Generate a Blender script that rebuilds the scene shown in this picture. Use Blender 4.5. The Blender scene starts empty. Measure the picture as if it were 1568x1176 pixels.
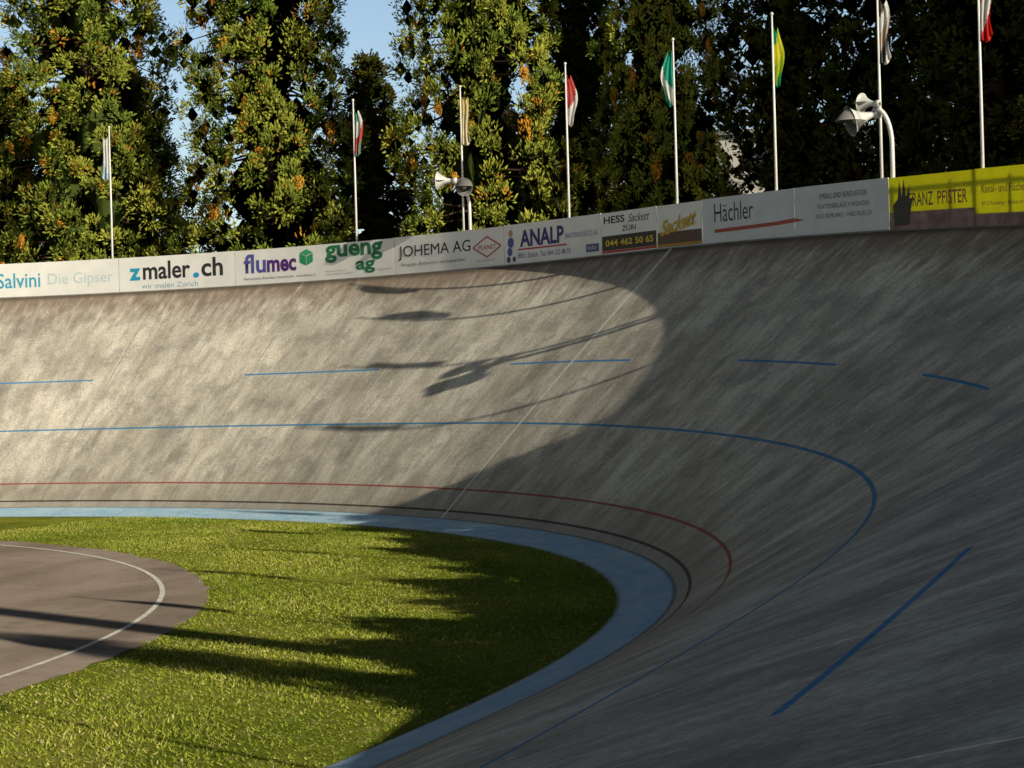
import bpy, numpy as np, math, random
from mathutils import Vector, Matrix, Euler
rng=np.random.default_rng(7); random.seed(7)
# ------------------------------------------------------------------ track geometry (metres)
P=dict(R=22.787,T=10.513,Tf=12.153,b0=0.30468,b1=0.73965,c=-0.031788,Lb=29.622,wb=37.825,b0f=0.22,Lbf=35,wbf=35,W=8.8339,B=0.83072,sl=0.23543,tilt=.0055,Hw=1.0546)
W=P['W']
ds=.25; S=np.arange(-90,90.01,ds); i0=int(90/ds)
A=math.pi*P['R']-(P['T']+P['Tf'])/2
TT=np.where(S<0,P['T'],P['Tf'])
k=np.clip((A/2+TT-abs(S))/TT,0,1)/P['R']
th=np.concatenate([[0],np.cumsum((k[1:]+k[:-1])/2*ds)]); th-=th[i0]
tx=-np.cos(th); ty=-np.sin(th)
PX=np.concatenate([[0],np.cumsum((tx[1:]+tx[:-1])/2*ds)]); PY=np.concatenate([[0],np.cumsum((ty[1:]+ty[:-1])/2*ds)])
PX-=PX[i0]; PY-=PY[i0]; PY+=P['R']
NX,NY=ty,-tx
def bank(s):
    n=s<0
    Lb=np.where(n,P['Lb'],P['Lbf']);wb=np.where(n,P['wb'],P['wbf']);b0=np.where(n,P['b0'],P['b0f'])
    t=np.clip((Lb-abs(s))/wb+0.5,0,1); t=t*t*(3-2*t)
    return b0+(P['b1']-b0)*t
def off(bk,d):
    w=0*bk*d; z=0*bk*d
    for i in range(8):
        q=(i+.5)/8*d; a=bk*(1-P['c']+2*P['c']*q/W)
        w=w+np.cos(a)*d/8; z=z+np.sin(a)*d/8
    return w,z
def surf(s,d,dw=0.,dz=0.):
    s=np.asarray(s,float); d=np.asarray(d,float)
    x=np.interp(s,S,PX);y=np.interp(s,S,PY);nx=np.interp(s,S,NX);ny=np.interp(s,S,NY)
    w,z=off(bank(s),np.maximum(d,0)); w=w+dw
    w=np.where(d<0,d,w); z=np.where(d<0,P['sl']*d,z)
    return np.stack([x+nx*w,y+ny*w,z+P['tilt']*x+dz+0*w],-1)
# ------------------------------------------------------------------ helpers
col=bpy.context.scene.collection
def link(o,parent=None):
    col.objects.link(o)
    if parent: o.parent=parent
    return o
def mesh_np(name,V,F,mats,parent=None,smooth=False,mi=None,uv=None,colr=None):
    V=np.asarray(V,np.float32); F=np.asarray(F,np.int32); n=F.shape[1]
    me=bpy.data.meshes.new(name)
    me.vertices.add(len(V)); me.vertices.foreach_set('co',V.ravel())
    me.loops.add(F.size); me.loops.foreach_set('vertex_index',F.ravel())
    me.polygons.add(len(F)); me.polygons.foreach_set('loop_start',np.arange(0,F.size,n,dtype=np.int32))
    if smooth: me.polygons.foreach_set('use_smooth',np.ones(len(F),bool))
    for m in (mats if isinstance(mats,(list,tuple)) else [mats]): me.materials.append(m)
    if mi is not None: me.polygons.foreach_set('material_index',np.asarray(mi,np.int32))
    if uv is not None:
        l=me.uv_layers.new(name='UVMap'); l.data.foreach_set('uv',np.asarray(uv,np.float32)[F.ravel()].ravel())
    if colr is not None:
        a=me.color_attributes.new('Col','FLOAT_COLOR','POINT'); a.data.foreach_set('color',np.asarray(colr,np.float32).ravel())
    me.update(calc_edges=True); me.validate()
    return link(bpy.data.objects.new(name,me),parent)
def grid(sv,dv,fn):
    sg,dg=np.meshgrid(sv,dv,indexing='ij'); V=fn(sg,dg).reshape(-1,3); n,m=len(sv),len(dv)
    i=np.arange(n-1)[:,None]*m+np.arange(m-1)[None]; i=i.ravel()
    F=np.stack([i,i+1,i+m+1,i+m],1)[:,::-1]
    return V,F,np.stack([sg.ravel(),dg.ravel()],1)
class MB:
    def __init__(s): s.v=[];s.f=[];s.m=[]
    def add(s,v,f,m=0):
        o=len(s.v); s.v+=[tuple(a) for a in v]; s.f+=[tuple(i+o for i in q) for q in f]; s.m+=[m]*len(f)
    def box(s,c,h,m=0,R=None):
        vs=[]
        for a in (-1,1):
            for b in (-1,1):
                for d in (-1,1):
                    q=Vector((a*h[0],b*h[1],d*h[2]))
                    if R: q=R@q
                    vs.append(Vector(c)+q)
        s.add(vs,[(0,1,3,2),(4,6,7,5),(0,4,5,1),(2,3,7,6),(0,2,6,4),(1,5,7,3)],m)
    def tube(s,pts,rad,n=10,m=0,cap=True):
        pts=[Vector(p) for p in pts]; vs=[];f=[]
        for i,p in enumerate(pts):
            t=(pts[min(i+1,len(pts)-1)]-pts[max(i-1,0)])
            t=t.normalized() if t.length>1e-6 else Vector((0,0,1))
            a=t.orthogonal().normalized() if i==0 else (a-t*a.dot(t)).normalized()
            b=t.cross(a); r=rad[i] if hasattr(rad,'__len__') else rad
            vs+=[p+(a*math.cos(2*math.pi*j/n)+b*math.sin(2*math.pi*j/n))*r for j in range(n)]
        for i in range(len(pts)-1):
            f+=[(i*n+j,i*n+(j+1)%n,(i+1)*n+(j+1)%n,(i+1)*n+j) for j in range(n)]
        if cap: f+=[tuple(range(n))[::-1],tuple(range((len(pts)-1)*n,len(pts)*n))]
        s.add(vs,f,m)
    def obj(s,name,mats,parent=None,smooth=False):
        me=bpy.data.meshes.new(name); me.from_pydata([tuple(v) for v in s.v],[],s.f)
        for m in (mats if isinstance(mats,(list,tuple)) else [mats]): me.materials.append(m)
        me.polygons.foreach_set('material_index',s.m)
        if smooth: me.polygons.foreach_set('use_smooth',[True]*len(s.f))
        me.update(); return link(bpy.data.objects.new(name,me),parent)
def empty(name):
    o=bpy.data.objects.new(name,None); return link(o)
# ------------------------------------------------------------------ materials
class NT:
    def __init__(s,name):
        s.m=bpy.data.materials.new(name); s.m.use_nodes=True; s.t=s.m.node_tree; s.b=s.t.nodes['Principled BSDF']; s.out=s.t.nodes['Material Output']
    def n(s,ty,**kw):
        q=s.t.nodes.new(ty)
        for a,b in kw.items(): setattr(q,a,b)
        return q
    def l(s,a,b): s.t.links.new(a,b)
    def val(s,x,inp):
        if isinstance(x,(int,float)): inp.default_value=x
        elif isinstance(x,(tuple,list)): inp.default_value=(*x,1) if len(x)==3 and inp.type=='RGBA' else x
        else: s.l(x,inp)
    def math(s,op,a,b=0.,c=0.,clamp=False):
        q=s.n('ShaderNodeMath',operation=op); q.use_clamp=clamp
        s.val(a,q.inputs[0]); s.val(b,q.inputs[1]); s.val(c,q.inputs[2]); return q.outputs[0]
    def mix(s,f,a,b,mode='MIX'):
        q=s.n('ShaderNodeMix',data_type='RGBA',blend_type=mode); q.clamp_factor=True
        s.val(f,q.inputs[0]); s.val(a,q.inputs[6]); s.val(b,q.inputs[7]); return q.outputs[2]
    def noise(s,vec,scale,detail=4,rough=.55,w=None):
        q=s.n('ShaderNodeTexNoise'); s.l(vec,q.inputs['Vector']); q.inputs['Scale'].default_value=scale; q.inputs['Detail'].default_value=detail; q.inputs['Roughness'].default_value=rough
        return q.outputs[0]
    def mapv(s,vec,sc,loc=(0,0,0)):
        q=s.n('ShaderNodeMapping'); s.l(vec,q.inputs[0]); q.inputs['Scale'].default_value=sc; q.inputs['Location'].default_value=loc; return q.outputs[0]
    def ramp(s,x,a,b,lo=0.,hi=1.):
        q=s.n('ShaderNodeMapRange',interpolation_type='SMOOTHSTEP'); s.l(x,q.inputs[0]); 
        for i,v in enumerate((a,b,lo,hi)): q.inputs[1+i].default_value=v
        return q.outputs[0]
    def bump(s,h,st=.3,dist=.02):
        q=s.n('ShaderNodeBump'); q.inputs['Strength'].default_value=st; q.inputs['Distance'].default_value=dist; s.l(h,q.inputs['Height']); s.l(q.outputs[0],s.b.inputs['Normal'])
    def base(s,c,rough=.7,spec=.3):
        s.val(c,s.b.inputs['Base Color']); s.val(rough,s.b.inputs['Roughness']); s.b.inputs['Specular IOR Level'].default_value=spec; return s.m
    def diffuse(s,c):
        d=s.n('ShaderNodeBsdfDiffuse'); s.val(c,d.inputs[0]); s.l(d.outputs[0],s.out.inputs[0]); return s.m
def simple(name,c,rough=.6,metal=0,var=.12,scale=6,spec=.4,transl=0):
    t=NT(name); g=t.n('ShaderNodeTexCoord').outputs['Object']; n=t.noise(g,scale,2)
    f=t.ramp(n,.3,.7,1-var,1+var*.6)
    cc=t.mix(1.,c,f,'MULTIPLY'); t.base(cc,rough,spec); t.b.inputs['Metallic'].default_value=metal
    if transl:
        tr=t.n('ShaderNodeBsdfTranslucent'); t.l(cc,tr.inputs[0]); mx=t.n('ShaderNodeMixShader'); mx.inputs[0].default_value=transl
        t.l(t.b.outputs[0],mx.inputs[1]); t.l(tr.outputs[0],mx.inputs[2]); t.l(mx.outputs[0],t.out.inputs[0])
    return t.m
def track_mat():
    t=NT('weathered_track_concrete'); uv=t.n('ShaderNodeUVMap').outputs[0]
    sx=t.n('ShaderNodeSeparateXYZ'); t.l(uv,sx.inputs[0]); s_,d_=sx.outputs[0],sx.outputs[1]
    big=t.noise(t.mapv(uv,(.28,.22,1),(4,2,0)),1,3,.55)
    blot=t.noise(t.mapv(uv,(1.1,1.0,1),(1,5,0)),1,5,.68)
    st1=t.noise(t.mapv(uv,(1.9,.6,1)),1,4,.62)
    st2=t.noise(t.mapv(uv,(6.0,1.2,1),(3,7,0)),1,5,.70)
    fine=t.noise(t.mapv(uv,(22,14,1)),1,3,.75)
    c=t.mix(t.ramp(st1,.32,.68),(.53,.485,.415),(.84,.79,.69))
    c=t.mix(t.ramp(blot,.48,.64,0,.62),c,(.36,.335,.30))
    c=t.mix(t.ramp(st2,.50,.70,0,.50),c,(.34,.32,.295))
    c=t.mix(t.ramp(st2,.46,.30,0,.45),c,(.95,.91,.83))
    c=t.mix(t.ramp(blot,.36,.28,0,.5),c,(.92,.88,.80))
    c=t.mix(1.,c,t.ramp(fine,.25,.75,.72,1.22),'MULTIPLY')
    c=t.mix(1.,c,t.ramp(big,.35,.65,.78,1.08),'MULTIPLY')
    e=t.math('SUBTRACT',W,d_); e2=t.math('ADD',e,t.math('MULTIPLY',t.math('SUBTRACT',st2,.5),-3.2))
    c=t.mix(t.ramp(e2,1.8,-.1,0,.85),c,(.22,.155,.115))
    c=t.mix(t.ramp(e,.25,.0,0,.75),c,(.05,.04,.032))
    e3=t.math('ADD',d_,t.math('MULTIPLY',t.math('SUBTRACT',st1,.5),1.2))
    c=t.mix(t.ramp(e3,1.8,.1,0,.5),c,(.28,.24,.19))
    fr=t.math('ABSOLUTE',t.math('SUBTRACT',t.math('FRACT',t.math('DIVIDE',s_,4.08)),.5))
    jm=t.math('LESS_THAN',fr,.0026); c=t.mix(t.math('MULTIPLY',jm,t.ramp(st1,.4,.6,.2,.7)),c,(.10,.09,.08))
    wear=t.ramp(fine,.3,.6,.6,1.)
    def line(cc,d0,w,color,amt,extra=None):
        m=t.math('LESS_THAN',t.math('ABSOLUTE',t.math('SUBTRACT',d_,d0)),w/2)
        m=t.math('MULTIPLY',m,t.math('MULTIPLY',wear,amt))
        if extra is not None: m=t.math('MULTIPLY',m,extra)
        return t.mix(m,cc,color)
    c=line(c,.10,.10,(.40,.40,.39),.5)
    c=line(c,.215,.055,(.02,.02,.02),.95)
    c=line(c,.8474,.052,(.36,.045,.03),.95)
    c=line(c,2.8895,.060,(.02,.24,.52),1.)
    dm=None
    for a,b in ((6.6,2.5),(-1.9,-6.),(-10.2,-14.2),(-17.9,-21.4),(-24.8,-27.9),(-39.6,-44.1),(-52,-56),(14.,10)):
        q=t.math('LESS_THAN',t.math('ABSOLUTE',t.math('SUBTRACT',s_,(a+b)/2)),abs(a-b)/2)
        dm=q if dm is None else t.math('ADD',dm,q)
    c=line(c,4.8865,.060,(.02,.26,.62),1.,dm)
    wl=t.math('LESS_THAN',t.math('ABSOLUTE',t.math('ADD',s_,12.244)),.035); c=t.mix(t.math('MULTIPLY',wl,t.ramp(fine,.3,.6,.4,.85)),c,(.92,.91,.88))
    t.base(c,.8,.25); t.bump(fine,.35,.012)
    return t.m
def band_mat():
    t=NT('blue_band_paint'); uv=t.n('ShaderNodeUVMap').outputs[0]
    a=t.noise(t.mapv(uv,(.8,3,1)),1,4); b=t.noise(t.mapv(uv,(9,9,1)),1,5,.75)
    c=t.mix(t.ramp(a,.3,.7),(.28,.54,.80),(.48,.70,.86)); c=t.mix(t.ramp(b,.46,.66,0,.7),c,(.66,.74,.78))
    sx=t.n('ShaderNodeSeparateXYZ'); t.l(uv,sx.inputs[0])
    fr=t.math('ABSOLUTE',t.math('SUBTRACT',t.math('FRACT',t.math('DIVIDE',sx.outputs[0],2.04)),.5))
    c=t.mix(t.math('MULTIPLY',t.math('LESS_THAN',fr,.006),.6),c,(.1,.12,.13))
    c=t.mix(t.ramp(t.math('ADD',sx.outputs[1],t.math('MULTIPLY',b,.15)),-.66,-.76,0,.8),c,(.18,.19,.12))
    c=t.mix(t.ramp(t.math('ADD',sx.outputs[1],t.math('MULTIPLY',b,.10)),-.03,.02,0,.8),c,(.15,.14,.12))
    t.base(c,.75,.25); return t.m
def lawn_mat():
    t=NT('lawn_soil_and_grass'); g=t.n('ShaderNodeTexCoord').outputs['Object']
    a=t.noise(g,.45,3); b=t.noise(g,3.2,3,.65); f=t.noise(g,45,2,.75)
    c=t.mix(t.ramp(a,.35,.65),(.16,.21,.022),(.33,.34,.05)); c=t.mix(t.ramp(b,.52,.72,0,.7),c,(.48,.43,.16)); c=t.mix(t.ramp(f,.62,.38,0,.7),c,(.07,.10,.014))
    return t.diffuse(c)
def court_mat():
    t=NT('court_tarmac'); g=t.n('ShaderNodeTexCoord').outputs['Object']
    a=t.noise(t.mapv(g,(.5,.25,1)),1,4,.6); f=t.noise(g,60,2,.7); b=t.noise(g,3,4,.7)
    c=t.mix(t.ramp(a,.3,.7),(.27,.215,.18),(.42,.345,.295)); c=t.mix(1.,c,t.ramp(f,.3,.7,.75,1.2),'MULTIPLY'); c=t.mix(t.ramp(b,.5,.7,0,.4),c,(.18,.145,.125))
    return t.diffuse(c)
def ground_mat():
    t=NT('outer_ground'); g=t.n('ShaderNodeTexCoord').outputs['Object']; a=t.noise(g,.2,3,.6)
    c=t.mix(t.ramp(a,.35,.65),(.05,.07,.02),(.12,.10,.05)); return t.diffuse(c)
def leaf_mat(name):
    t=NT(name); a=t.n('ShaderNodeAttribute',attribute_name='Col').outputs[0]
    return t.diffuse(a)
M_track=track_mat(); M_band=band_mat(); M_lawn=lawn_mat(); M_court=court_mat(); M_ground=ground_mat()
M_leaf=leaf_mat('conifer_foliage'); M_grass=leaf_mat('grass_blades')
M_bark=NT('bark').diffuse((.07,.045,.03))
M_white=simple('white_board',(.90,.90,.90),.45,0,.05,2)
M_grey=simple('grey_board',(.70,.74,.80),.45,0,.06,2)
M_yel=simple('yellow_banner',(.76,.76,.03),.5,0,.05,2,.3,.6)
M_banner_shade=simple('banner_painted_shade',(.40,.27,.27),.6,0,.3,3,.3,.3)  # brown paints the shade along the foot of the yellow banner
M_steel=simple('galvanised_steel',(.35,.36,.37),.4,.6,.1,5)
M_pole=simple('pole_white_paint',(.80,.80,.80),.35,0,.05,4)
M_conc=simple('concrete_edge',(.25,.24,.22),.85,0,.25,3)
M_line=simple('white_court_line',(.80,.79,.75),.7,0,.2,8)
INK={}
def ink(c):
    if c not in INK: INK[c]=simple('print_ink',c,.5,0,.04,3)
    return INK[c]
# ------------------------------------------------------------------ track, band, lawn
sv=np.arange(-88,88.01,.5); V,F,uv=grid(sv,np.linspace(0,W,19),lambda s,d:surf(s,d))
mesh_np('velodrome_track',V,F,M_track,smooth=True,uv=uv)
V,F,uv=grid(sv,np.linspace(-P['B'],0,4),lambda s,d:np.where((d<0)[...,None],surf(s,np.minimum(d,-1e-6)),surf(s,0*d)))
mesh_np('blue_track_band',V,F,M_band,smooth=True,uv=uv)
def gz(x): return -.196+P['tilt']*x
inner=surf(np.arange(-88,88.01,1.),-.80)
V=[(0,-20,gz(0))]+[(a[0],a[1],gz(a[0])-.004) for a in inner]; n=len(inner)
mesh_np('grass_lawn',V,[(0,i,i+1) for i in range(1,n)]+[(0,n,1)],M_lawn)
cc=np.array([-2.4,-3.4]); CR=19.75
def courtpoly(R):
    a=np.linspace(0,math.pi,161); p=[(cc[0]+R*math.cos(t),cc[1]+R*math.sin(t)) for t in a]
    return [(max(x,-R+1.2),y) for x,y in p]+[(-R+1.2,-45),(cc[0]+R,-45)]
pts=[(x+rng.normal()*.035,y+rng.normal()*.035) for x,y in courtpoly(CR)]; V=[(0,-20,gz(0)+.006)]+[(x,y,gz(x)+.006) for x,y in pts]; n=len(pts)
mesh_np('sports_court',V,[(0,i,i+1) for i in range(1,n)]+[(0,n,1)],M_court)
pa=courtpoly(19.09);pb=courtpoly(19.01); n=len(pa)
V=[(x,y,gz(x)+.011) for x,y in pa]+[(x,y,gz(x)+.011) for x,y in pb]
mesh_np('court_boundary_line',V,[(i,i+1,n+i+1,n+i) for i in range(n-1)],M_line)
# grass blades
N=400000
gx=rng.uniform(1,23,N); gy=rng.uniform(-11,23,N)
wob=.06*np.sin(np.arctan2(gy-cc[1],gx-cc[0])*70)+.05*np.sin(np.arctan2(gy-cc[1],gx-cc[0])*31)
r=np.hypot(gx-cc[0],gy-cc[1]); okk=((r>CR+wob+rng.normal(0,.04,N))&(gy>cc[1]))|((gx>cc[0]+CR+.02)&(gy<=cc[1])); gx,gy=gx[okk],gy[okk]
PXY=np.stack([PX,PY],1)[::4]; NN=np.stack([NX,NY],1)[::4]
dd=np.empty(len(gx))
for a in range(0,len(gx),20000):
    q=np.stack([gx[a:a+20000],gy[a:a+20000]],1); d2=((q[:,None]-PXY[None])**2).sum(2); j=d2.argmin(1); dd[a:a+20000]=((q-PXY[j])*NN[j]).sum(1)
okk=dd<-.78+rng.normal(0,.035,len(dd)); gx,gy=gx[okk],gy[okk]; n=len(gx)
hh=rng.uniform(.015,.036,n)*(1+.5*np.sin(gx*1.3+np.sin(gy*.9)*2)*np.sin(gy*1.1)); an=rng.uniform(0,2*math.pi,n); wd=rng.uniform(.006,.014,n); le=rng.normal(0,.025,(n,2))
b=np.stack([gx,gy,gz(gx)],1); sd=np.stack([np.cos(an)*wd,np.sin(an)*wd,0*an],1); tip=b+np.stack([le[:,0],le[:,1],hh],1)
V=np.stack([b-sd,b+sd,tip],1).reshape(-1,3); F=np.arange(3*n).reshape(-1,3)
pat=.5+.5*np.sin(gx*.7+2*np.sin(gy*.5))*np.sin(gy*.8+gx*.3)
mixv=np.clip(pat*.6+rng.uniform(0,.5,n),0,1)[:,None]
cg=np.array([.15,.22,.024])*(1-mixv)+np.array([.34,.37,.055])*mixv; dry=rng.uniform(0,1,n)<.05+.15*pat; cg[dry]=(.50,.44,.18); cg*=rng.uniform(.75,1.25,(n,1))
C=np.repeat(np.concatenate([cg,np.ones((n,1))],1),3,0)
mesh_np('lawn_grass_blades',V,F,M_grass,colr=C)
# outer ground and embankment
def bentstrip(name,s0,s1,prof,mat,parent=None,step=.5,closed=True):
    sv=np.linspace(s0,s1,max(2,int(abs(s1-s0)/step)+1)); m=len(prof)
    V=np.stack([surf(sv,W,dw=o,dz=z) for o,z in prof],1).reshape(-1,3); F=[]
    for i in range(len(sv)-1):
        for j in range(m if closed else m-1):
            j2=(j+1)%m; F.append((i*m+j,(i+1)*m+j,(i+1)*m+j2,i*m+j2))
    me=bpy.data.meshes.new(name); fs=[list(f) for f in F]+([list(range(m))[::-1],list(range((len(sv)-1)*m,len(sv)*m))] if closed else [])
    me.from_pydata(V.tolist(),[],fs); me.materials.append(mat); me.update()
    return link(bpy.data.objects.new(name,me),parent)
sv=np.arange(-88,88.01,1.)
a=surf(sv,W); bb=surf(sv,W,dw=1.8,dz=-.03); c1=surf(sv,W,dw=8); c1[:,2]=-.5
V=np.concatenate([a,bb,c1]); n=len(sv)
F=[(i,i+1,n+i+1,n+i) for i in range(n-1)]+[(n+i,n+i+1,2*n+i+1,2*n+i) for i in range(n-1)]
mesh_np('embankment',V,F,M_ground,smooth=False)
mesh_np('ground',[(-1500,-1500,-.52),(1500,-1500,-.52),(1500,1500,-.52),(-1500,1500,-.52)],[(0,1,2,3)],M_ground)
# ------------------------------------------------------------------ advertising boards
H=P['Hw']
rails=empty('barrier_rail_frame')
for z in (.18,.82): bentstrip('rail',-80,80,[(.10,z),(.15,z),(.15,z+.05),(.10,z+.05)],M_steel,rails,step=1)
mb=MB()
for s in np.arange(-79,80,1.55):
    p=surf(s,W,dw=.18); mb.box((p[0],p[1],p[2]+.5),(.025,.025,.5))
mb.obj('posts',M_steel,rails)
bentstrip('kerb',-88,88,[(0,-.05),(.10,-.05),(.10,.03),(0,.03)],M_conc,rails,step=1)
def board(s0,s1,mat,z0=.03,z1=None,split=None):
    e=empty('advertising_board'); z1=z1 or H+random.uniform(-.014,.014); j=random.uniform(0,.008)
    if split:
        bentstrip('shaded_lower_panel',s0-.008,s1+.008,[(.05+j,z0),(.07+j,z0),(.07+j,split),(.05+j,split)],M_banner_shade,e,step=.4); z0=split  # separate strip carrying the painted shade
    bentstrip('panel',s0-.008,s1+.008,[(.05+j,z0),(.07+j,z0),(.07+j,z1),(.05+j,z1)],mat,e,step=.4); return e
def panelpos(s,z,inset): return surf(s,W,dw=.05-inset,dz=z)
def text(e,body,sl,sr,z0,z1,c,shear=0,bold=0,rise=0,lvl=1,sp=1):
    cu=bpy.data.curves.new('t','FONT'); cu.body=body; cu.size=1; cu.shear=shear; cu.offset=bold; cu.resolution_u=3; cu.space_character=sp
    o=bpy.data.objects.new('t',cu); col.objects.link(o); bpy.context.view_layer.update()
    me=bpy.data.meshes.new_from_object(o.evaluated_get(bpy.context.evaluated_depsgraph_get())); bpy.data.objects.remove(o)
    n=len(me.vertices); v=np.empty(n*3); me.vertices.foreach_get('co',v); v=v.reshape(-1,3)
    x=(v[:,0]-v[:,0].min())/(np.ptp(v[:,0])+1e-9); y=(v[:,1]-v[:,1].min())/(np.ptp(v[:,1])+1e-9)
    q=panelpos(sl+(sr-sl)*x, z0+(z1-z0)*y+rise*x, .003*lvl)
    me.vertices.foreach_set('co',q.astype(np.float32).ravel()); me.materials.clear(); me.materials.append(ink(c)); me.update()
    return link(bpy.data.objects.new('lettering',me),e)
def patch(e,pts,c,lvl=1,name='graphic',mat=None):
    V=[panelpos(s,z,.003*lvl) for s,z in pts]; me=bpy.data.meshes.new(name); me.from_pydata([tuple(map(float,p)) for p in V],[],[tuple(range(len(V)))]); me.materials.append(mat or ink(c)); me.update()
    return link(bpy.data.objects.new(name,me),e)
def rect(e,sl,sr,z0,z1,c,lvl=1,mat=None):
    n=max(1,int(abs(sr-sl)/.4)); ss=np.linspace(sl,sr,n+1)
    for a,b_ in zip(ss[:-1],ss[1:]): patch(e,[(a,z0),(b_,z0),(b_,z1),(a,z1)],c,lvl,mat=mat)
K=(.015,.015,.018); G=(.45,.45,.45); PU=(.10,.02,.22); GR=(.02,.25,.10); RD=(.5,.03,.02); NV=(.05,.05,.25); YL=(.85,.60,.03)
for s in np.arange(9.6,80,3.2):
    e=board(s+3.2,s,M_white); text(e,random.choice(['RADRENNBAHN','ELEKTRO AG','GARAGE','BAU + HOLZ']),s+2.8,s+.4,.3,.75,random.choice([K,NV,RD,GR]))
e=board(9.6,6.4,M_white); text(e,'MALER',9.2,7,.3,.8,RD)
e=board(6.4,3.2,M_white); text(e,'Salvini',6.35,5.24,.30,.76,(.05,.40,.62),bold=.01); text(e,'Die Gipser',5.05,3.35,.26,.70,(.60,.72,.77),bold=.01)
e=board(3.2,.1,M_white); text(e,'z',2.92,2.62,.36,.72,(.02,.35,.6),bold=.035); text(e,'maler',2.56,1.3,.36,.90,(.03,.03,.04),bold=.02); text(e,'ch',1.0,.42,.36,.92,(.03,.03,.04),bold=.02); patch(e,[(1.14+.08*math.cos(t),.42+.08*math.sin(t)) for t in np.linspace(0,6.1,14)],(.02,.35,.7),2); text(e,'wir malen Zürich',2.6,1.1,.10,.25,(.3,.5,.62))
e=board(.1,-4.3,M_white); text(e,'flu',-.15,-.75,.36,.92,(.10,.10,.42),bold=.02); text(e,'mec',-.78,-1.58,.36,.72,PU,bold=.03)
patch(e,[(-1.68,.85),(-1.86,.95),(-2.04,.85),(-1.86,.76)],(.05,.42,.2)); patch(e,[(-1.68,.83),(-1.85,.74),(-1.85,.48),(-1.68,.58)],(.02,.30,.13)); patch(e,[(-2.04,.83),(-1.87,.74),(-1.87,.48),(-2.04,.58)],(.03,.36,.16))
text(e,'Bautenschutz, Bodenbau, Feinmechanik   www.flumec.ch',-.15,-2.1,.16,.25,(.3,.3,.4))
text(e,'gueng',-2.38,-3.98,.50,1.0,(.02,.20,.08),bold=.03); text(e,'ag',-3.22,-3.76,.14,.50,(.02,.20,.08),bold=.03); text(e,'Feinmechanik und\nApparatebau, Dietlikon',-2.38,-3.15,.14,.30,G); text(e,'www.gueng.ch',-3.82,-4.2,.18,.26,G)
e=board(-4.3,-7.4,M_white); text(e,'JOHEMA AG',-4.42,-6.45,.40,.80,K,bold=0); text(e,'Reinigungs-, Bodenschleif- und Saugmaschinen',-4.5,-6.3,.22,.33,(.2,.2,.2)); text(e,'www.johema.ch',-6.6,-7.15,.16,.24,G)
for q in ((-6.52,.56,-6.92,.83),(-6.92,.83,-7.32,.56),(-7.32,.56,-6.92,.29),(-6.92,.29,-6.52,.56)):
    a0,b0_,a1,b1_=q; patch(e,[(a0,b0_-.02),(a1,b1_-.02),(a1,b1_+.02),(a0,b0_+.02)],RD)
text(e,'PLANET',-6.68,-7.18,.49,.61,RD)
e=board(-7.4,-10.2,M_white); text(e,'ANALP',-7.86,-9.12,.46,.90,(.06,.03,.20),bold=.03); rect(e,-7.8,-9.2,.38,.42,(.5,.05,.1)); text(e,'BAUTENSCHUTZ AG',-9.16,-10.1,.55,.68,(.25,.25,.45)); text(e,'8051 Zürich  Tel. 044 322 88 33',-7.8,-9.3,.17,.30,(.15,.12,.4)); rect(e,-9.75,-10.12,.14,.34,(.1,.12,.3)); text(e,'info',-9.8,-10.05,.2,.30,(.7,.7,.7),lvl=2)
for (sx_,z_,r_,c_) in ((-7.6,.84,.075,(.5,.3,.2)),(-7.6,.6,.11,(.08,.1,.4)),(-7.57,.36,.09,(.08,.1,.4)),(-7.53,.16,.07,(.1,.08,.2)),(-7.69,.16,.06,(.1,.08,.2))): patch(e,[(sx_+r_*.8*math.cos(t),z_+r_*1.25*math.sin(t)) for t in np.linspace(0,5.8,12)],c_)
e=board(-10.2,-11.8,M_white); text(e,'HESS',-10.28,-10.88,.78,.96,K,bold=.02); text(e,'Sackett',-10.98,-11.6,.76,.96,K,shear=.4); text(e,'ZÜRI',-10.8,-11.2,.56,.72,K,bold=.01); rect(e,-10.22,-11.78,.12,.48,(.03,.025,.02)); text(e,'044 462 50 65',-10.32,-11.7,.22,.38,YL,bold=.02,lvl=2); rect(e,-10.22,-11.78,.06,.115,RD)
e=board(-11.8,-13.1,M_white); rect(e,-11.82,-13.08,.05,.40,(.11,.06,.04)); rect(e,-11.82,-13.08,.06,.12,(.55,.25,.02),2); text(e,'Sackett',-11.9,-12.95,.30,.66,(.65,.42,.02),shear=.45,bold=.03,rise=.22,lvl=3)
e=board(-13.1,-15.7,M_grey); text(e,'Hächler',-13.45,-14.55,.50,.92,K)
patch(e,[(-13.45,.26),(-15.2,.30),(-15.7,.33),(-15.7,.42),(-15.2,.38),(-13.45,.34)],(.45,.06,.04))
e=board(-15.7,-18.3,M_grey)
for i_,q in enumerate(('UMBAU UND RENOVATION','PLATTENBELÄGE + FASSADEN','8153 RÜMLANG • HAECHLER.CH')): text(e,q,-16.4+i_*.04,-17.7-i_*.06,.76-.20*i_,.88-.20*i_,(.04,.05,.09),sp=1.15)
patch(e,[(-15.71,.33),(-15.98,.36),(-15.71,.42)],(.45,.06,.04))
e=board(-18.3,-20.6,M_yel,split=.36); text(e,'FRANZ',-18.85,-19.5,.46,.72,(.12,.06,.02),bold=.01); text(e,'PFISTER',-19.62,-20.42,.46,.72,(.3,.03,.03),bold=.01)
hand=[(-18.45,.1),(-18.42,.5),(-18.55,.62),(-18.6,.98),(-18.66,.66),(-18.72,1.0),(-18.78,.66),(-18.88,.9),(-18.86,.55),(-18.98,.68),(-18.9,.4),(-18.85,.1)]; patch(e,hand,K,2)
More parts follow.
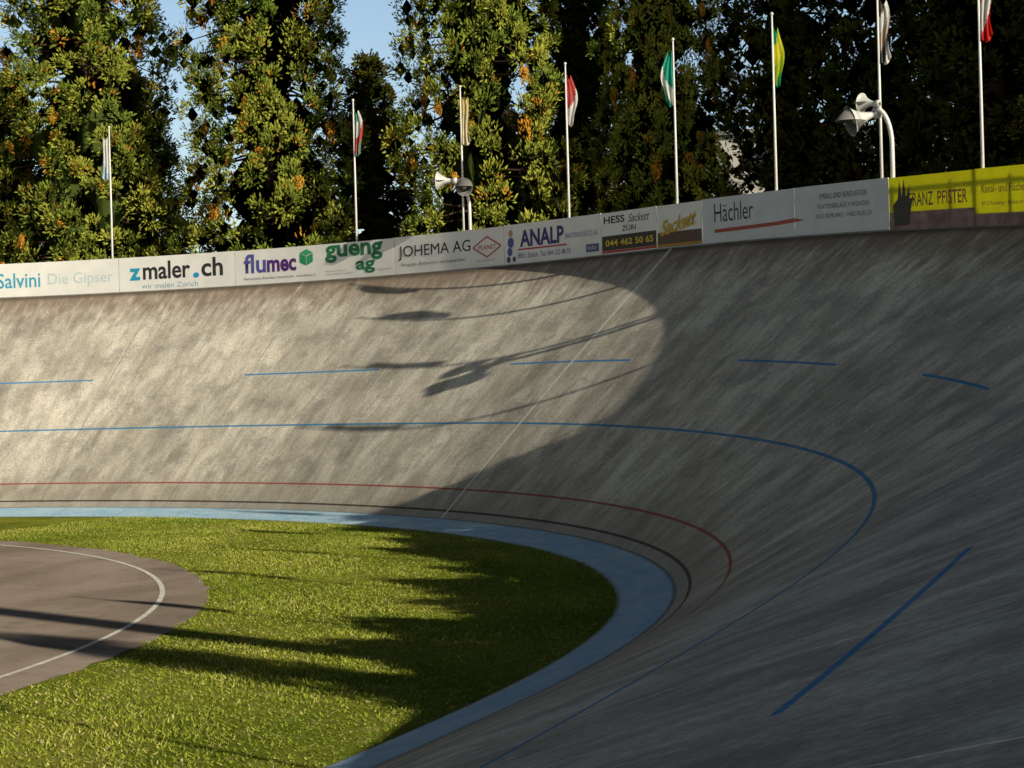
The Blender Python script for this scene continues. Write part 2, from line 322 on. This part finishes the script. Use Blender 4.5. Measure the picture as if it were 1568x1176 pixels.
e=board(-20.6,-24.4,M_yel,split=.24); text(e,'Kanal- und Flächenreinigung',-20.8,-22.6,.56,.76,(.25,.03,.03)); text(e,'8153 Rümlang • fpfister.ch • 044 817 23 45',-20.8,-22.6,.36,.46,(.2,.05,.04))
for s in np.arange(-27.6,-80,-3.2):
    e=board(s+3.2,s,M_white); text(e,random.choice(['METALLBAU','SANITÄR AG','VELO SPORT','DRUCKEREI']),s+2.8,s+.4,.3,.75,random.choice([K,NV,RD,GR]))
# ------------------------------------------------------------------ flagpoles
def flagpole(s,hgt,cols,side=1,fl=1.3,fw=.24):
    e=empty('flagpole'); p=surf(s,W,dw=.16); zt=p[2]+H+hgt
    mb=MB(); mb.tube([(p[0],p[1],p[2]-.1),(p[0],p[1],p[2]+H+1.5),(p[0],p[1],zt)],[.034,.028,.019],10)
    mb.tube([(p[0],p[1],zt),(p[0],p[1],zt+.02),(p[0],p[1],zt+.05),(p[0],p[1],zt+.07)],[.025,.038,.034,.01],10)
    for zz in (.3,.8): mb.box((p[0],p[1],p[2]+zz),(.05,.05,.02))
    mb.obj('pole',M_pole,e,True)
    nu,nv=15,22; ang=math.radians(25+random.uniform(-25,25)); dx,dy=math.cos(ang)*side,math.sin(ang)*side; qx,qy=-dy,dx
    ph=random.uniform(0,6); V=[];mi=[];F=[]
    for j in range(nv):
        t=j/(nv-1)
        for i in range(nu):
            u=i/(nu-1)
            wdt=fw*(.35+.65*math.sin(min(1,.15+t*1.1)*math.pi*.62))
            a=.025+wdt*u*(.8+.2*math.sin(5*t+ph)); 
            fold=.05*math.sin(u*13+ph+2*t)*(.3+.7*t)+.02*math.sin(9*t+ph)*u
            z=zt-.22-fl*t*(1-.10*u)-.30*u*(1-t*.2)*(.5+.5*math.sin(u*4))
            V.append((p[0]+dx*a+qx*fold,p[1]+dy*a+qy*fold,z))
    for j in range(nv-1):
        for i in range(nu-1): F.append((j*nu+i,j*nu+i+1,(j+1)*nu+i+1,(j+1)*nu+i))
    for j in range(nv-1):
        for i in range(nu-1):
            q=(j/(nv-1))*.8+ (i/(nu-1))*.35; mi.append(min(len(cols)-1,int(q*len(cols)/1.1)))
    mesh_np('flag',V,F,[simple('flag_cloth',c,.8,0,.1,5,.1,.4) for c in cols],e,True,mi)
Wh=(.8,.8,.8)
for s,h_,c_,sd in ((3.4,3.95,[Wh,Wh,(.45,.6,.75)],-1),(-3.2,3.95,[(.10,.4,.3),Wh,(.6,.10,.08),(.15,.3,.25)],1),(-6.2,3.85,[(.75,.55,.25),(.8,.7,.45),(.78,.68,.5)],1),(-9.2,3.9,[(.6,.08,.06),(.55,.1,.1),Wh,(.7,.65,.6)],1),
    (-12.3,3.85,[(.02,.35,.25),(.03,.4,.3),Wh,(.02,.3,.25)],-1),(-15.1,3.85,[(.02,.35,.15),(.65,.60,.04),(.4,.5,.03),(.02,.4,.2)],1),(-18.0,3.85,[(.1,.08,.06),Wh,(.6,.5,.4),(.1,.1,.1),Wh],1),(-20.7,3.85,[(.65,.03,.03),Wh,(.7,.03,.03)],1),
    (-23.7,3.85,[(.03,.1,.4),Wh,(.6,.05,.05)],1),(-26.6,3.85,[(.6,.05,.05),Wh],-1),(-29.6,3.85,[(.02,.3,.1),Wh],1),(-32.5,3.85,[(.7,.5,.05),(.1,.1,.1)],1),(-35.5,3.85,[Wh,(.1,.2,.5)],1),(-38.5,3.85,[(.6,.05,.05),Wh],-1),(-41.5,3.85,[Wh,(.1,.4,.2)],1),
    (10.,3.9,[(.6,.05,.05),Wh],1),(16.6,3.9,[(.05,.1,.5),Wh],1)):
    flagpole(s,h_,c_,sd,fw=.29)
# ------------------------------------------------------------------ horn loudspeakers
M_horn=simple('horn_enamel',(.60,.61,.60),.45,0,.25,6); M_throat=simple('horn_throat',(.20,.20,.20),.6,0,.2,6)
def horn(mb,c,d,R,L):
    c=Vector(c); d=Vector(d).normalized()
    outer=[(-.55,.04),(-.52,.085),(-.22,.085),(-.20,.05),(0,.055),(.3,.08),(.6,.13),(.8,.175),(.93,.21),(1,.24)]
    innr=[(1,.225),(.93,.195),(.8,.16),(.6,.115),(.3,.06),(.1,.02)]
    mb.tube([c+d*(x*L) for x,r in outer],[r/.24*R for x,r in outer],22,0,False)
    mb.tube([c+d*(x*L) for x,r in [(1,.24)]+innr],[r/.24*R for x,r in [(1,.24)]+innr],22,1,False)
    mb.tube([c+d*L*.15,c+d*L*.6,c+d*L*.8,c+d*L*.83],[.02,.15*R,.3*R,.02],14,0)
def hornspk(s,hz,arms,bdir,bend=.42):
    e=empty('horn_loudspeaker'); p=Vector(surf(s,W,dw=.2)); lt=Vector((np.interp(s,S,tx),np.interp(s,S,ty),0)).normalized(); nn=Vector((np.interp(s,S,NX),np.interp(s,S,NY),0)).normalized()
    bd=(lt*bdir[0]+nn*bdir[1]).normalized()
    top=p.z+H+hz; rr=.75
    mb=MB(); mb.tube([(p.x,p.y,p.z+.2),(p.x,p.y,top-rr)]+[tuple(Vector((p.x,p.y,top-rr+rr*math.sin(a)))+bd*(bend*(1-math.cos(a)))) for a in np.linspace(.2,1.4,8)],[.045]*10,10)
    mb.obj('curved_bracket',M_pole,e,True)
    tipp=Vector((p.x,p.y,top))+bd*bend
    for o,d,R in arms:
        dv=lt*d[0]+nn*d[1]+Vector((0,0,d[2])); ov=bd*o[0]+Vector((0,0,o[1]))
        m2=MB(); horn(m2,tipp+ov,dv,R,R*1.4); m2.obj('horn',[M_horn,M_throat],e,True)
        m3=MB(); m3.tube([tipp-Vector((0,0,.05)),tipp+ov],.018,8); m3.obj('clamp',M_steel,e)
hornspk(-18.25,1.42,[((.10,-.13),(.15,-.98,-.28),.31),((.02,.10),(.82,-.40,.15),.20)],(.75,-.66),.34)
hornspk(-6.35,1.30,[((.25,.05),(.85,-.45,.05),.25),((-.15,-.12),(-.60,-.78,-.1),.24)],(.75,-.66),.25)
# ------------------------------------------------------------------ trees
def tree_mesh(name,H=30,r0=3.6,ex=.42,nb=1050,leaves=110,pr=.50,fill=60,hmin=1.,shade_tone=1.,orange=.055,ll=.17,lw=.030,droop=0.,ncore=230,rmod=.12,rc=.36):
    mb=MB(); mb.tube([(0,0,-.3),(0,0,.6),(0,0,H*.4),(0,0,H*.95)],[.62,.45,.3,.04],10)
    C=[];Rr=[];Tn=[];Out=[]
    ga=2.39996; ph=rng.uniform(0,6,4)
    for i in range(nb):
        f=(i+.5)/nb; h=hmin+(H-hmin)*(1-(1-f)**.8); a=i*ga+rng.normal()*.3
        lump=1+.10*math.sin(3*a+h*.9+ph[0])+rmod*math.sin(4*a-h*1.5+ph[1])+.10*math.sin(h*1.9+a+ph[2])
        rr=r0*max(0.01,(1-h/H))**ex*lump*rng.uniform(.80,1.05)
        zt=h-droop*rr+rng.normal()*.2
        C.append((math.cos(a)*rr,math.sin(a)*rr,zt)); Rr.append(pr*rng.uniform(.6,1.3)); Tn.append(rng.uniform()); Out.append((math.cos(a),math.sin(a),.25))
        if i%4==0: mb.tube([(0,0,h+.1*rr),(math.cos(a)*rr*.5,math.sin(a)*rr*.5,h+.06*rr),(math.cos(a)*rr*.93,math.sin(a)*rr*.93,zt)],[.06,.04,.012],5,cap=False)
    for i in range(fill):
        h=hmin+(H-hmin)*rng.uniform()**1.2*.97; a=rng.uniform(0,6.28); rr=r0*(1-h/H)**ex*rng.uniform(.15,.6)
        C.append((math.cos(a)*rr,math.sin(a)*rr,h)); Rr.append(pr*1.7); Tn.append(-1); Out.append((0,0,.3))
    C=np.array(C);Rr=np.array(Rr);Tn=np.array(Tn);Out=np.array(Out); nc=len(C)
    nsh=9; sh=rng.normal(size=(nc,nsh,3))+Out[:,None]*1.0+np.array([0,0,.2]); sh/=np.linalg.norm(sh,axis=2,keepdims=True)
    idx=rng.integers(0,nsh,(nc,leaves)); base_d=np.take_along_axis(sh,idx[...,None],1); slen=np.take_along_axis(rng.uniform(.65,1.15,(nc,nsh)),idx,1)[...,None]
    dirs=base_d+rng.normal(size=(nc,leaves,3))*.32; dirs/=np.linalg.norm(dirs,axis=2,keepdims=True)
    rad=rng.uniform(.3,1,(nc,leaves,1))**.6*slen
    pos=C[:,None]+dirs*rad*Rr[:,None,None]
    og=(Tn>1-orange)[:,None,None]
    ld=dirs+np.array([0,0,.35])+rng.normal(size=dirs.shape)*.35
    pos=np.where(og,C[:,None]+dirs*rad*Rr[:,None,None]*np.array([.5,.5,.9]),pos); ld=np.where(og,np.array([0,0,-1.])+rng.normal(size=dirs.shape)*.35,ld)
    ld/=np.linalg.norm(ld,axis=2,keepdims=True)
    nrm=dirs*.8+Out[:,None]*.8+rng.normal(size=dirs.shape)*.3
    sd=np.cross(ld,nrm); sd/=np.linalg.norm(sd,axis=2,keepdims=True)+1e-9
    l=ll*rng.uniform(.6,1.3,(nc,leaves,1)); w=lw*rng.uniform(.7,1.3,(nc,leaves,1))
    V=np.stack([pos,pos+ld*l*.5+sd*w,pos+ld*l,pos+ld*l*.5-sd*w],2).reshape(-1,3)
    nl=nc*leaves; F=np.arange(4*nl).reshape(-1,4)
    g1=np.array([.13,.19,.030]);g2=np.array([.34,.35,.055])
    t=np.clip(Tn,0,1)[:,None]; cc_=g1*(1-t)+g2*t; cc_=np.where((Tn<0)[:,None],np.array([.05,.07,.018]),cc_)  # inner fill tufts coloured dark, crown shade painted in
    cl=np.repeat(cc_[:,None],leaves,1)*np.clip(.40+.80*rad,.45,1.3)  # leaf colour darkens toward the tuft centre, painting its inner shade
    cl=cl*rng.uniform(.85,1.15,(nc,leaves,1))
    oc=np.array([.55,.26,.035])*rng.uniform(.5,1.2,(nc,leaves,1)); cl=np.where(og,oc,cl)
    osh=(np.take_along_axis(rng.uniform(size=(nc,nsh)),idx,1)<.035)[...,None]&(Tn>0)[:,None,None]; cl=np.where(osh,oc,cl)*shade_tone
    C4=np.concatenate([cl,np.ones((nc,leaves,1))],2).reshape(-1,4); C4=np.repeat(C4,4,0)
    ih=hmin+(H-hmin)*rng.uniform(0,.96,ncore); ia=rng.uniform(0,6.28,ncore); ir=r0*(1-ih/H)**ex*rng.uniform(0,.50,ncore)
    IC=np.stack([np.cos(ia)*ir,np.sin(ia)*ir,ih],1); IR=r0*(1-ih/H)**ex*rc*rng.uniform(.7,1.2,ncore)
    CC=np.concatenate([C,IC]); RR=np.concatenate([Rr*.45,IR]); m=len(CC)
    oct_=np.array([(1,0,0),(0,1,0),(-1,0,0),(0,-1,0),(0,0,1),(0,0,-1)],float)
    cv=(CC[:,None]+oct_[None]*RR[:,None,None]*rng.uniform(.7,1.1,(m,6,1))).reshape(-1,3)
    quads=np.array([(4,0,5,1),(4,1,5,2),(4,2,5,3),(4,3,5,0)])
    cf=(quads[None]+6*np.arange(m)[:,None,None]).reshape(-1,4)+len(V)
    V=np.concatenate([V,cv]); F=np.concatenate([F,cf]); cc2=np.repeat(np.concatenate([np.tile([.06,.085,.02],(m,1))*shade_tone,np.ones((m,1))],1),6,0); C4=np.concatenate([C4,cc2])  # dark cores paint the shade in the foliage gaps
    o=len(V); tv=np.array([tuple(q) for q in mb.v]); tf=np.array([q for q in mb.f if len(q)==4])+o
    V=np.concatenate([V,tv]); F2=np.concatenate([F,tf]); C4=np.concatenate([C4,np.ones((len(tv),4))])
    mi=np.concatenate([np.zeros(len(F)),np.ones(len(tf))])
    ob=mesh_np(name,V,F2,[M_leaf,M_bark],None,False,mi,None,C4); me=ob.data; bpy.data.objects.remove(ob); return me
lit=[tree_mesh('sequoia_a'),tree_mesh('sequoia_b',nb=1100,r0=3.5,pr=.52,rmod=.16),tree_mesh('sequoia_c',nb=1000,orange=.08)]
drk=[tree_mesh('fir_a',H=24,ex=.6,nb=640,leaves=56,pr=.5,fill=60,shade_tone=.22,orange=0,r0=3.7,droop=.25,ll=.22,lw=.045,ncore=80,rc=.3),tree_mesh('fir_b',H=24,ex=.55,nb=560,leaves=56,pr=.52,fill=50,shade_tone=.20,orange=0,r0=4.0,droop=.3,ll=.22,lw=.045,ncore=60,rc=.28)]  # fir foliage colour darkened to paint in their shade
cone=tree_mesh('fir_cone',H=19,ex=.75,nb=620,leaves=64,pr=.45,fill=60,shade_tone=.25,orange=0,r0=3.0,droop=.15,ll=.18,lw=.04,ncore=120)  # dark colour carries the shade of the back row
def tree(me,x,y,sc=1,sz=1,rot=0,name='sequoia_tree'):
    o=bpy.data.objects.new(name,me); link(o); o.location=(x,y,-.5); o.scale=(sc,sc,sz); o.rotation_euler=(0,0,rot)
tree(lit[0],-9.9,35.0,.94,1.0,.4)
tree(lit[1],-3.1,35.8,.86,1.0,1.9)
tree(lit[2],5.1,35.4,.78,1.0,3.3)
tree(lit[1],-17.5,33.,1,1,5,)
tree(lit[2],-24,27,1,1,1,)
tree(cone,-5.3,46.5,1.15,.86,2,'fir_tree')
tree(cone,5.4,42.2,1.1,1.05,1,'fir_tree')
tree(cone,.5,47,1.2,.72,1,'fir_tree')
tree(cone,-9.5,47,1.2,.72,1,'fir_tree')
tree(cone,-14.0,43,1.1,.84,4,'fir_tree')
tree(cone,-18.8,41,1.2,.85,2.5,'fir_tree')
tree(lit[0],10.2,37.8,.66,.9,2.2)
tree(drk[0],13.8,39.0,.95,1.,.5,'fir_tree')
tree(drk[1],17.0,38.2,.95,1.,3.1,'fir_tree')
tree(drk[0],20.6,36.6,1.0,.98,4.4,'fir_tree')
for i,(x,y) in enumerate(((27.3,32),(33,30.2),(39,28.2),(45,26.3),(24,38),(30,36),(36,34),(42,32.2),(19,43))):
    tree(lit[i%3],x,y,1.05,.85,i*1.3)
for i,(x,y) in enumerate(((-36,20),(-38,10),(-37,0),(-39,-11),(-37,-22),(-40,-34),(-34,-46),(-22,-54),(-8,-58),(6,-57),(20,-56),(33,-50),(43,-40))):  # unseen tree ring, added to block low sky light
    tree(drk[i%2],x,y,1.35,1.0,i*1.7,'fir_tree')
tree(lit[0],47.9,-7.6,.28,.54,1,'shadow_cypress')  # unseen tree added to cast the dark patch on the lawn
e=empty('shadow_mast'); m=MB(); m.tube([(42.6,-4.5,-.5),(42.6,-4.5,18)],[.34,.24],12); m.obj('mast',M_steel,e,True)  # unseen mast with heads, added to cast a shadow band across the court
m=MB(); m.box((42.5,-4.5,18.2),(.1,1.1,.08)); 
for q in (-.8,0,.8): m.box((42.3,-4.5+q,18.0),(.18,.25,.2),0,Matrix.Rotation(.5,3,'Y'))
m.obj('mast_heads',M_steel,e)
# unseen hedge added behind the near-straight boards to extend their shadow
def shadow_hedge(name,s0,s1):
    n=3600; s=rng.uniform(s1,s0,n); top=2.05+.85*np.exp(-((s+25.8)/3.2)**2)+.30*np.sin(s*1.7)+.25*np.sin(s*3.9+1)+.15*np.sin(s*8)
    top=top*np.clip((s0-s)/.8,0.3,1)*np.clip((s-s1)/3,.4,1)
    zz=top*rng.uniform(0,1,n)**.6; dw=.75+rng.uniform(-.3,.3,n); c=np.stack([surf(a,W,dw=b_,dz=z_) for a,b_,z_ in zip(s,dw,zz)])
    lv=26; d=rng.normal(size=(n,lv,3)); d/=np.linalg.norm(d,axis=2,keepdims=True); pos=c[:,None]+d*rng.uniform(.3,1,(n,lv,1))*.2
    ld=d+rng.normal(size=d.shape)*.5; ld/=np.linalg.norm(ld,axis=2,keepdims=True); sd=np.cross(ld,rng.normal(size=d.shape)); sd/=np.linalg.norm(sd,axis=2,keepdims=True)
    V=np.stack([pos,pos+ld*.06+sd*.035,pos+ld*.12,pos+ld*.06-sd*.035],2).reshape(-1,3); F=np.arange(len(V)).reshape(-1,4)
    cl=np.array([.06,.10,.02])*rng.uniform(.6,1.4,(n,1,1))*np.ones((n,lv,1)); C4=np.repeat(np.concatenate([cl,np.ones((n,lv,1))],2).reshape(-1,4),4,0)
    mesh_np(name,V,F,M_leaf,colr=C4)
shadow_hedge('shadow_hedge',-22.6,-41)
# ------------------------------------------------------------------ buildings behind the trees
M_ren=simple('render_wall',(.42,.41,.38),.85,0,.1,.5); M_glass=simple('window_glass',(.04,.05,.06),.15,0,.1,1,.6); M_roof=simple('roof_slab',(.2,.2,.2),.8)
def block(name,x,y,rot,w,d,floors,fh=2.9):
    e=empty(name); h=floors*fh; R=Matrix.Rotation(rot,3,'Z')
    def T(v): return R@Vector(v)+Vector((x,y,-.5))
    m=MB(); m.box(T((0,0,h/2)),(w/2,d/2,h/2),0,R); m.obj('walls',M_ren,e)
    m=MB(); m.box(T((0,0,h+.15)),(w/2+.4,d/2+.4,.15),0,R); m.obj('roof',M_roof,e)
    m=MB(); m2=MB(); m3=MB()
    for sgn in (-1,1):
        for f in range(floors):
            m3.box(T((0,sgn*(d/2+.02),f*fh+.12)),(w/2-.01,.03,.1),0,R)
            for i in range(int(w/3)):
                xx=-w/2+1.5+i*3
                m2.box(T((xx,sgn*(d/2+.01),f*fh+1.65)),(.85,.04,.75),0,R); m.box(T((xx,sgn*(d/2+.03),f*fh+1.65)),(.77,.04,.67),0,R); m2.box(T((xx,sgn*(d/2+.05),f*fh+1.65)),(.03,.045,.67),0,R)
    m.obj('windows',M_glass,e); m2.obj('window_frames',M_pole,e); m3.obj('floor_bands',M_conc,e)
block('apartment_building',-6,92,.35,30,14,6)
block('apartment_building',27,68,.1,24,12,6)
# ------------------------------------------------------------------ light, sky, camera
az=math.radians(-17.8); el=math.radians(23.8)
sd_=Vector((math.cos(az)*math.cos(el),math.sin(az)*math.cos(el),math.sin(el)))
L=bpy.data.lights.new('sun','SUN'); L.energy=5; L.angle=math.radians(.4); L.color=(1,.90,.69); lo=bpy.data.objects.new('sun',L); link(lo); lo.rotation_euler=sd_.to_track_quat('Z','Y').to_euler()
w=bpy.data.worlds.new('World'); bpy.context.scene.world=w; w.use_nodes=True; nt=w.node_tree
sk=nt.nodes.new('ShaderNodeTexSky'); sk.sky_type='NISHITA'; sk.sun_disc=False; sk.sun_elevation=el; sk.sun_rotation=math.atan2(sd_.x,sd_.y); sk.dust_density=1.0
tc=nt.nodes.new('ShaderNodeTexCoord'); sp=nt.nodes.new('ShaderNodeSeparateXYZ'); nt.links.new(tc.outputs['Generated'],sp.inputs[0])
mr=nt.nodes.new('ShaderNodeMapRange'); mr.interpolation_type='SMOOTHSTEP'; nt.links.new(sp.outputs[2],mr.inputs[0])
for i_,v_ in enumerate((.20,.34,2.8,.48)): mr.inputs[1+i_].default_value=v_
vm=nt.nodes.new('ShaderNodeVectorMath'); vm.operation='SCALE'; nt.links.new(sk.outputs[0],vm.inputs[0]); nt.links.new(mr.outputs[0],vm.inputs[3])
nt.links.new(vm.outputs[0],nt.nodes['Background'].inputs[0]); nt.nodes['Background'].inputs[1].default_value=.05
cam=bpy.data.cameras.new('camera'); co=bpy.data.objects.new('camera',cam); link(co)
cam.sensor_width=36; cam.lens=36*2759.5/1568; cam.clip_end=4000; cam.clip_start=.05
yaw,pit,rol=.44531,-.00196,-.026914
R=Matrix.Rotation(yaw,4,'Z')@Matrix.Rotation(math.pi/2+pit,4,'X')@Matrix.Rotation(rol,4,'Z')
co.matrix_world=Matrix.Translation((29.858,-14.832,2.9941))@R
sc=bpy.context.scene; sc.camera=co; sc.view_settings.view_transform='Standard'; sc.view_settings.look='None'; sc.view_settings.exposure=0
